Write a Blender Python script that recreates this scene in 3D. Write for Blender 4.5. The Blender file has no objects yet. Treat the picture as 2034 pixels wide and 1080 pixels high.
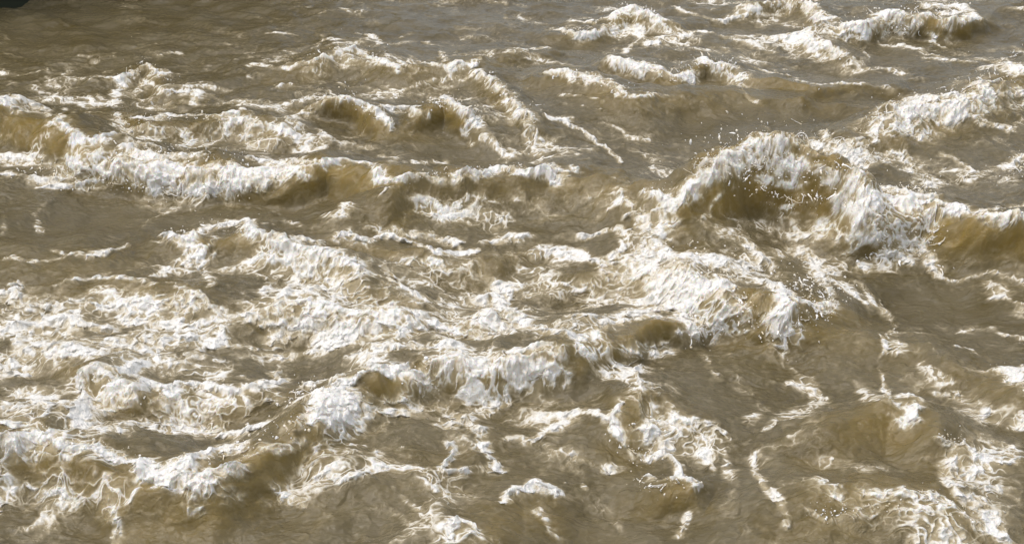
import bpy, math, random
import numpy as np
from mathutils import Vector
from mathutils.bvhtree import BVHTree

# ---------------------------------------------------------------- camera, sky, sun, exposure
SC = bpy.context.scene
CAM_H, PITCH, FOC = 4.0, math.radians(27.0), 2778.0          # FOC in photo pixels (2034 wide)
cam_d = bpy.data.cameras.new('camera'); cam = bpy.data.objects.new('camera', cam_d)
SC.collection.objects.link(cam); SC.camera = cam
cam.location = (0, 0, CAM_H); cam.rotation_euler = (math.radians(90) - PITCH, 0, 0)
cam_d.sensor_width = 36; cam_d.lens = 36 * FOC / 2034; cam_d.clip_end = 4000; cam_d.clip_start = 0.05

SUN_EL, SUN_AZ = math.radians(68), math.radians(-105)          # azimuth from +Y towards +X
w = bpy.data.worlds.new('World'); SC.world = w; w.use_nodes = True
nt = w.node_tree; nt.nodes.clear()
sky = nt.nodes.new('ShaderNodeTexSky'); sky.sky_type = 'NISHITA'; sky.sun_disc = False
sky.sun_elevation = SUN_EL; sky.sun_rotation = SUN_AZ; sky.air_density = 1.0; sky.dust_density = 4.0; sky.ozone_density = 1.0
bg = nt.nodes.new('ShaderNodeBackground'); bg.inputs[1].default_value = 0.15
ow = nt.nodes.new('ShaderNodeOutputWorld')
hs = nt.nodes.new('ShaderNodeHueSaturation'); hs.inputs['Saturation'].default_value = 0.55       # thin overcast
nt.links.new(sky.outputs[0], hs.inputs['Color']); nt.links.new(hs.outputs[0], bg.inputs[0]); nt.links.new(bg.outputs[0], ow.inputs[0])
sd = bpy.data.lights.new('sun', 'SUN'); sd.energy = 0.5; sd.angle = math.radians(48); sd.color = (1.0, 0.95, 0.87)
so = bpy.data.objects.new('sun', sd); SC.collection.objects.link(so)
dirv = Vector((math.sin(SUN_AZ) * math.cos(SUN_EL), math.cos(SUN_AZ) * math.cos(SUN_EL), math.sin(SUN_EL)))
so.rotation_euler = dirv.to_track_quat('Z', 'Y').to_euler()
SC.view_settings.view_transform = 'Standard'; SC.view_settings.look = 'None'
SC.view_settings.gamma = 1; SC.view_settings.use_curve_mapping = False
SC.view_settings.exposure = 0.62

# ---------------------------------------------------------------- numpy noise
F = np.float32
def _hash(ix, iy, seed):
    h = (ix.astype(np.uint32) * np.uint32(374761393) + iy.astype(np.uint32) * np.uint32(668265263) + np.uint32(seed * 1274126177 & 0xffffffff))
    h = (h ^ (h >> np.uint32(13))) * np.uint32(1274126177)
    h = h ^ (h >> np.uint32(16))
    h = h * np.uint32(2246822519)
    return h ^ (h >> np.uint32(15))
def perlin(x, y, seed=0):
    x = np.asarray(x, np.float32); y = np.asarray(y, np.float32)
    fx = np.floor(x); fy = np.floor(y)
    ix = fx.astype(np.int64); iy = fy.astype(np.int64); dx = x - fx; dy = y - fy
    u = dx*dx*dx*(dx*(dx*6-15)+10); v = dy*dy*dy*(dy*(dy*6-15)+10)
    def g(ax, ay, ddx, ddy):
        a = (_hash(ax, ay, seed) & np.uint32(0xffff)).astype(np.float32) * F(2*math.pi/65536)
        return np.cos(a)*ddx + np.sin(a)*ddy
    a = g(ix, iy, dx, dy); b = g(ix+1, iy, dx-1, dy); c = g(ix, iy+1, dx, dy-1); d = g(ix+1, iy+1, dx-1, dy-1)
    return ((a + (b-a)*u) + ((c + (d-c)*u) - (a + (b-a)*u))*v) * F(1.5)
def fbm(x, y, seed, octs=4, gain=0.5):
    s = 0; a = 1.0; f = 1.0; t = 0
    for i in range(octs):
        s = s + a*perlin(x*f + 17.3*i, y*f - 9.1*i, seed+i); t += a; a *= gain; f *= 2.03
    return s / t
def ridged(x, y, seed, octs=4, gain=0.55, sharp=2.2):
    s = 0; a = 1.0; f = 1.0; t = 0
    for i in range(octs):
        n = 1 - np.abs(perlin(x*f + 5.7*i, y*f + 3.3*i, seed+i))*1.6
        s = s + a*np.clip(n, 0, 1)**sharp; t += a; a *= gain; f *= 2.1
    return s / t
def worley(x, y, seed):
    ix = np.floor(x).astype(np.int64); iy = np.floor(y).astype(np.int64)
    f1 = np.full(x.shape, 9, np.float32); f2 = f1.copy()
    for ox in (-1, 0, 1):
        for oy in (-1, 0, 1):
            h = _hash(ix+ox, iy+oy, seed)
            px = ix + ox + (h & np.uint32(0xffff)).astype(np.float32)/65536
            py = iy + oy + (h >> np.uint32(16)).astype(np.float32)/65536
            d = (px-x)**2 + (py-y)**2
            f2 = np.minimum(f2, np.maximum(f1, d)); f1 = np.minimum(f1, d)
    return np.sqrt(f1), np.sqrt(f2)
def sstep(a, b, x):
    t = np.clip((x-a)/(b-a), 0, 1); return t*t*(3-2*t)

# ---------------------------------------------------------------- picture point -> ray -> water
def ray(px, py):
    cx, cy = (px-1017)/FOC, -(py-540)/FOC
    c, s = math.cos(PITCH), math.sin(PITCH)
    return Vector((cx, c + cy*s, -s + cy*c))
def plane(px, py, z=0.0):
    d = ray(px, py); t = (z-CAM_H)/d.z
    return d.x*t, d.y*t
def pxm(px, py):                                    # photo pixels per metre at that spot
    d = ray(px, py); t = -CAM_H/d.z
    return FOC/t

# ---------------------------------------------------------------- the water sheet's layout
def spread(a, b, n, g): return a + (b-a)*np.linspace(0, 1, n)**g
th = np.radians(np.linspace(40.5, 14.6, 1400))
y_dense = CAM_H/np.tan(th)
y_near = -spread(-y_dense[0]+0.02, 60, 60, 2.5)[::-1]
y_far = spread(y_dense[-1]+0.02, 900, 70, 3.0)
Y = np.concatenate([y_near, y_dense, y_far])
k_dense = np.linspace(-0.425, 0.425, 1560)
k_out = spread(0.428, 12, 60, 3.0)
K = np.concatenate([-k_out[::-1], k_dense, k_out])
NR, NC = len(Y), len(K)
R0, R1, C0, C1 = len(y_near), len(y_near)+len(y_dense), len(k_out), len(k_out)+len(k_dense)
YY = np.repeat(Y[:, None], NC, 1).astype(F)
XX = (np.sqrt(Y**2 + CAM_H**2)[:, None]*K[None, :]).astype(F)
dense = np.zeros((NR, NC), F)
rr = np.minimum(np.arange(NR)-R0, R1-1-np.arange(NR)); cc = np.minimum(np.arange(NC)-C0, C1-1-np.arange(NC))
dense = (np.clip(rr/25, 0, 1)[:, None]*np.clip(cc/25, 0, 1)[None, :]).astype(F)

# domain warp shared by everything, so that ridges and foam lines meander
wx = (0.16*perlin(XX*1.3, YY*1.3, 11) + 0.07*perlin(XX*3.4, YY*3.4, 12) + 0.03*perlin(XX*9, YY*9, 13))*dense
wy = (0.16*perlin(XX*1.3, YY*1.5, 21) + 0.07*perlin(XX*3.4, YY*4.0, 22) + 0.03*perlin(XX*9, YY*10, 23))*dense

def near_box(pts, rad):
    ys = [p[1] for p in pts]; xs = [p[0] for p in pts]
    j0 = int(np.searchsorted(Y, min(ys)-rad)); j1 = int(np.searchsorted(Y, max(ys)+rad))+1
    j0 = max(j0, 0); j1 = min(j1, NR)
    if j1-j0 < 2: return None
    s = np.sqrt(Y[j0:j1]**2 + CAM_H**2)
    kmin = min((min(xs)-rad)/s.min(), (min(xs)-rad)/s.max()); kmax = max((max(xs)+rad)/s.min(), (max(xs)+rad)/s.max())
    i0 = max(int(np.searchsorted(K, kmin))-1, 0); i1 = min(int(np.searchsorted(K, kmax))+1, NC)
    if i1-i0 < 2: return None
    return slice(j0, j1), slice(i0, i1)
def polydist(X, Yv, pts, vals):
    """distance, side (+ = towards the viewer), value carried along the line; softly blended where two stretches are equally near"""
    segs = []
    best = np.full(X.shape, 1e9, F)
    for i in range(len(pts)-1):
        ax, ay = pts[i]; L = math.hypot(pts[i+1][0]-ax, pts[i+1][1]-ay)+1e-6
        dx, dy = (pts[i+1][0]-ax)/L, (pts[i+1][1]-ay)/L
        t = np.clip((X-ax)*dx + (Yv-ay)*dy, 0, L)
        qx = X-ax-dx*t; qy = Yv-ay-dy*t
        d = np.sqrt(qx*qx+qy*qy)
        segs.append((d, -(dx*qy-dy*qx), vals[i]+(vals[i+1]-vals[i])*t/L)); best = np.minimum(best, d)
    W = 0; side = 0; val = 0
    for d, sd_, v in segs:
        wgt = np.exp(-(d-best)/(0.22*best+0.012)); W = W+wgt; side = side+wgt*sd_/np.maximum(d, 1e-5); val = val+wgt*v
    return best, np.clip(side/W, -1, 1).astype(F), (val/W).astype(F)

# ---------------------------------------------------------------- the waves: crest lines as seen, height, widths in metres, forward throw
# (label or None, crest height, back width, front width, throw, [(x, y[, local height factor]), ...])
WAVES = [
 ('long cream breaker rolling in from the left edge above a smooth trough', .23, .50, .15, .10,
  [(-120,200),(0,222),(70,246),(140,272),(230,296),(330,305),(450,318),(560,322),(660,318),(740,336),(800,356)]),
 ('smooth olive swell thinly edged with foam, between the long left breaker and the tallest wave', .24, .45, .26, .03,
  [(770,372),(830,352),(900,340),(1000,328),(1100,328),(1200,342),(1280,372),(1350,405)]),
 ('tallest wave, curling over an amber hollow with white spray flying off its top', .56, .42, .15, .20,
  [(1330,420,.3),(1370,380,.6),(1410,335,.85),(1450,305,.95),(1510,296,.97),(1580,292,1),(1650,306,.97),(1700,338,.85),(1745,385,.6),(1790,392,.45)]),
 ('low breaker with a ragged white lip running from the tallest wave to the right edge', .28, .40, .14, .12,
  [(1720,392),(1790,378),(1850,384),(1900,405),(1960,420),(2034,428),(2140,440)]),
 ('churning white mound in front of the tallest wave, lacy along its lower edge', .28, .50, .16, .12,
  [(1290,500,.6),(1360,520,.8),(1440,545),(1510,560),(1580,580),(1640,570,.7)]),
 ('cream foaming step dropping to darker water in the middle of the river', .20, .50, .08, .07,
  [(680,752,.6),(750,735),(830,715),(900,705),(1000,700),(1100,695),(1150,680),(1220,650),(1290,622,.85),(1370,605,.6),(1440,592,.5)]),
 ('rounded white foam ridge with a drip-shaped spike at the lower left', .16, .30, .10, .06,
  [(130,700,.5),(175,732),(220,760),(290,768),(370,765),(450,770),(560,752,.6)]),
 ('bottommost left breaker, white rim over an olive face above the dark lower corner', .24, .55, .18, .07,
  [(-80,880),(0,870),(80,855),(150,870),(230,890),(300,915),(380,925),(450,900),(520,870),(600,830),(680,785,.7)]),
 ('white rimmed ridge slanting down from the left over an amber hollow', .14, .32, .13, .04,
  [(310,478,.6),(400,458),(480,452),(540,476),(610,496),(690,520),(760,552),(840,590,.5)]),
 ('white rope of foam crossing the left centre above broad foam', .12, .30, .11, .05,
  [(560,604),(640,602),(720,620),(800,632),(880,634,.6)]),
 ('thin white foam ridge below the middle olive swell', .08, .25, .12, .02,
  [(670,470),(740,474),(830,482),(900,500),(990,490),(1070,470)]),
 ('small double-humped plunging crest with dark amber undersides at the upper centre', .17, .35, .09, .09,
  [(600,198,.5),(650,190,1),(700,198,1),(750,226,.9),(800,246,.5),(850,222,.8),(890,198,1.1),(930,215,1.1),(955,245,.6)]),
 ('lumpy diagonal strip of foam at the upper centre', .10, .22, .10, .04,
  [(950,150),(980,172),(1010,195),(1045,225),(1075,245)]),
 ('upper swell with a clumpy cream rim and olive face running to the right', .16, .40, .17, .03,
  [(1070,150,.7),(1120,145),(1180,158),(1240,182),(1320,185,.8),(1450,182,.8),(1600,190,.7),(1750,200,.5)]),
 ('dense white breaker in the upper right between two brown troughs', .13, .30, .10, .05,
  [(1225,118),(1290,130),(1350,150),(1390,122),(1450,132),(1520,152),(1620,166),(1760,172,.4)]),
 ('small domed white crest near the top edge', .12, .25, .09, .06,
  [(1100,62,.6),(1170,58,.7),(1220,36),(1260,18,1.2),(1300,38,.9),(1340,46,.4)]),
 ('spiky white breaker with black shade beneath its lip at the top right', .20, .35, .10, .10,
  [(1665,66,.6),(1720,46),(1770,26),(1840,24),(1900,26),(1960,20,.6)]),
 ('broad white breaker climbing to the right edge over an olive mound', .22, .45, .24, .05,
  [(1700,262,.5),(1760,228),(1820,208),(1900,196),(1980,168),(2040,140),(2120,110)]),
 ('foamy ridge falling from the top edge toward the upper right', .13, .30, .11, .05,
  [(1480,10),(1560,-5),(1610,10),(1640,40),(1600,70,.8),(1680,108,.7)]),
 ('low arched ridge with white ropes at the top centre left', .12, .40, .16, .03,
  [(540,145,.5),(610,122),(680,98),(740,112),(800,135),(880,130),(960,118),(1080,98,.5)]),
 ('cream topped ridge joining two foam tangles at the upper left', .13, .32, .14, .04,
  [(215,225,.6),(300,248),(400,240),(480,232),(560,252),(640,272,.5)]),
 ('small tangled crest in the quiet brown water at the upper left', .10, .22, .10, .04,
  [(230,150,.6),(290,128),(340,165),(400,185,.5)]),
 ('smooth olive hump ringed by foam near the lower right corner', .20, .30, .24, .04,
  [(1640,845,.8),(1700,805),(1780,800),(1850,830),(1900,875,.6)]),
 ('small frothy hump below the smooth olive hump at the bottom right', .14, .30, .20, .04,
  [(1560,1020,.6),(1650,985),(1760,970),(1860,990),(1950,1040,.6)]),
 ('crescent crest with a bright white left edge in the lower centre', .12, .25, .16, .05,
  [(1200,860,.7),(1225,815),(1275,790),(1330,810,.7)]),
 ('thin ragged lip hanging over a dark hollow at the lower centre', .14, .30, .09, .07,
  [(1260,950,.6),(1320,940),(1370,945),(1410,975,.4)]),
 ('low shoulder of water with foam strings at the right edge', .12, .35, .20, .02,
  [(1860,720,.6),(1920,700),(1980,712),(2040,760),(2100,830,.6)]),
 (None, .10, .4, .25, .0, [(640,430,.6),(720,395),(820,375),(900,372,.5)]),
 (None, .10, .5, .3, .0, [(-40,505),(60,512),(180,500),(300,484,.5)]),
 (None, .10, .3, .2, .02, [(860,655,.6),(940,625),(1000,600),(1040,640,.5)]),
 (None, .10, .35, .2, .02, [(120,560,.6),(260,552),(380,568),(470,610,.6)]),
 (None, .09, .3, .16, .02, [(1060,515,.6),(1150,512),(1230,495),(1300,465,.5)]),
 (None, .10, .4, .3, .0, [(700,905),(830,880),(940,850),(1010,870,.5)]),
 (None, .10, .3, .18, .02, [(900,1060,.6),(930,1022),(1000,985),(1090,965),(1150,985,.5)]),
 (None, .08, .4, .25, .0, [(1500,640,.4),(1700,640),(1850,680),(1900,730,.4)]),
]
# hollows: depth, radius m, centre
HOLLOWS = [(.10,.75,250,430),(.08,.6,520,420),(.12,.7,1180,570),(.10,.6,880,560),(.16,.8,1850,600),(.10,.7,1550,730),(.04,.5,1350,650),
           (.10,.8,400,1030),(.10,.5,1250,940),(.08,.6,1300,300),(.08,.5,1700,240),(.07,.5,1000,330),(.08,.6,1950,80),(.10,.5,950,810),
           (.08,.6,820,290),(.07,.5,650,240),(.08,.5,1150,1040),(.06,.5,1180,80),(.08,.4,460,830),(.09,.35,620,720),(.1,.5,1730,455)]

base = np.zeros((NR, NC), F); DX = np.zeros((NR, NC), F); DY = np.zeros((NR, NC), F)
own = np.full((NR, NC), -1, np.int16); ownw = np.full((NR, NC), 0.075, F); crest = np.zeros((NR, NC), F); thin = np.zeros((NR, NC), F)
crest_lines = []
for wi, (label, h, wb, wf, thr, pts) in enumerate(WAVES):
    wp = []; hf = []
    for p in pts:
        f = p[2] if len(p) > 2 else 1.0
        x, y = plane(p[0], p[1], h*f*0.95); wp.append((x, y + thr*f)); hf.append(f)
    hf[0] *= 0.8; hf[-1] *= 0.8
    rad = 2.6*wb
    b = near_box(wp, rad+0.3)
    if b is None: continue
    X = XX[b]+wx[b]*0.45; Yv = YY[b]+wy[b]*0.45
    d, side, fac = polydist(X, Yv, wp, hf)
    s = d*side
    mixs = sstep(-1, 1, side)
    wid = wb*(1-mixs) + wf*mixs
    over = np.sqrt(np.clip(1-side*side, 0, 1))
    wid = wid*(1-over) + np.minimum(wid, 0.55*(wb+wf))*over
    prof = np.exp(-(np.clip(d, 0, 9)/wid)**1.8)
    hh = h*fac*(1 + (0.12 if h > .5 else 0.28)*perlin(XX[b]*2.6, YY[b]*2.6, 40+wi) + 0.10*perlin(XX[b]*6.5+3*wx[b], YY[b]*6.5, 80+wi))*prof
    old = base[b]
    base[b] = np.where(hh > 0, np.sqrt(old**2 + hh**2)*0.6 + 0.4*np.maximum(old, hh), old)
    c = np.exp(-((s-0.3*wf)/(wf*0.9))**2)*fac*np.exp(-(np.maximum(d-np.abs(s), 0)/wf)**2)
    ragged = 1 + 0.40*perlin(XX[b]*4+4*wx[b], YY[b]*3, 140+wi)
    DY[b] -= thr*c*ragged
    DX[b] += thr*0.3*c*perlin(XX[b]*4, YY[b]*4, 190+wi)
    crest[b] = np.maximum(crest[b], c*min(1, h/.3)); thin[b] = np.maximum(thin[b], np.clip(c*(0.25+thr/.14), 0, .9))  # second mask: crests that get the painted backlit amber
    if label:
        wgt = (hh + 0.03*prof)*(0.22/max(h, .1))**0.5
        m = (wgt > ownw[b]) & (s < 2.2*wf)
        o = own[b]; o[m] = wi; own[b] = o
        q = ownw[b]; q[m] = wgt[m]; ownw[b] = q
    crest_lines.append((wi, wp, hf))
for dep, rad, px, py in HOLLOWS:
    x, y = plane(px, py, -dep*0.6)
    b = near_box([(x, y)], rad*2.2)
    if b is None: continue
    d = np.hypot(XX[b]-x+wx[b], YY[b]-y+wy[b])
    base[b] -= dep*np.exp(-(d/rad)**2)
swell = 0.05*fbm(XX*0.8, YY*1.0, 301, 2) + 0.035*perlin(XX*1.9+wx, YY*2.5+wy, 305)
chop = 0.022*perlin(XX*4+2*wx, YY*5.5+2*wy, 311)
base += (swell + chop*np.clip(dense+0.2, 0, 1)).astype(F)

# ---------------------------------------------------------------- lay the foam strokes onto that surface
st = 4
js = np.arange(R0, R1, st); is_ = np.arange(C0, C1, st)
cx = (XX+DX)[np.ix_(js, is_)]; cy = (YY+DY)[np.ix_(js, is_)]; cz = base[np.ix_(js, is_)]
u0 = XX[np.ix_(js, is_)].ravel(); v0 = YY[np.ix_(js, is_)].ravel()
nj, ni = cx.shape
ii = np.arange(nj*ni).reshape(nj, ni)
q = np.stack([ii[:-1, :-1], ii[:-1, 1:], ii[1:, 1:], ii[1:, :-1]], -1).reshape(-1, 4)
tri = np.concatenate([q[:, [0, 1, 2]], q[:, [0, 2, 3]]])
verts = np.stack([cx.ravel(), cy.ravel(), cz.ravel()], -1)
bvh = BVHTree.FromPolygons(verts.tolist(), tri.tolist(), all_triangles=True)
camv = Vector((0, 0, CAM_H))
def land(px, py):
    """sheet coordinates of the water seen at this spot, and the spot itself"""
    d = ray(px, py); d.normalize()
    loc, n, idx, dist = bvh.ray_cast(camv, d)
    if loc is None:
        x, y = plane(px, py); return (x, y), Vector((x, y, 0))
    a, b_, c = tri[idx]
    A, B, C = (Vector(verts[a]), Vector(verts[b_]), Vector(verts[c]))
    v0_, v1_, v2_ = B-A, C-A, loc-A
    d00, d01, d11, d20, d21 = v0_.dot(v0_), v0_.dot(v1_), v1_.dot(v1_), v2_.dot(v0_), v2_.dot(v1_)
    den = d00*d11-d01*d01 or 1e-12
    vb = (d11*d20-d01*d21)/den; vc = (d00*d21-d01*d20)/den; va = 1-vb-vc
    return (va*u0[a]+vb*u0[b_]+vc*u0[c], va*v0[a]+vb*v0[b_]+vc*v0[c]), loc

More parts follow.
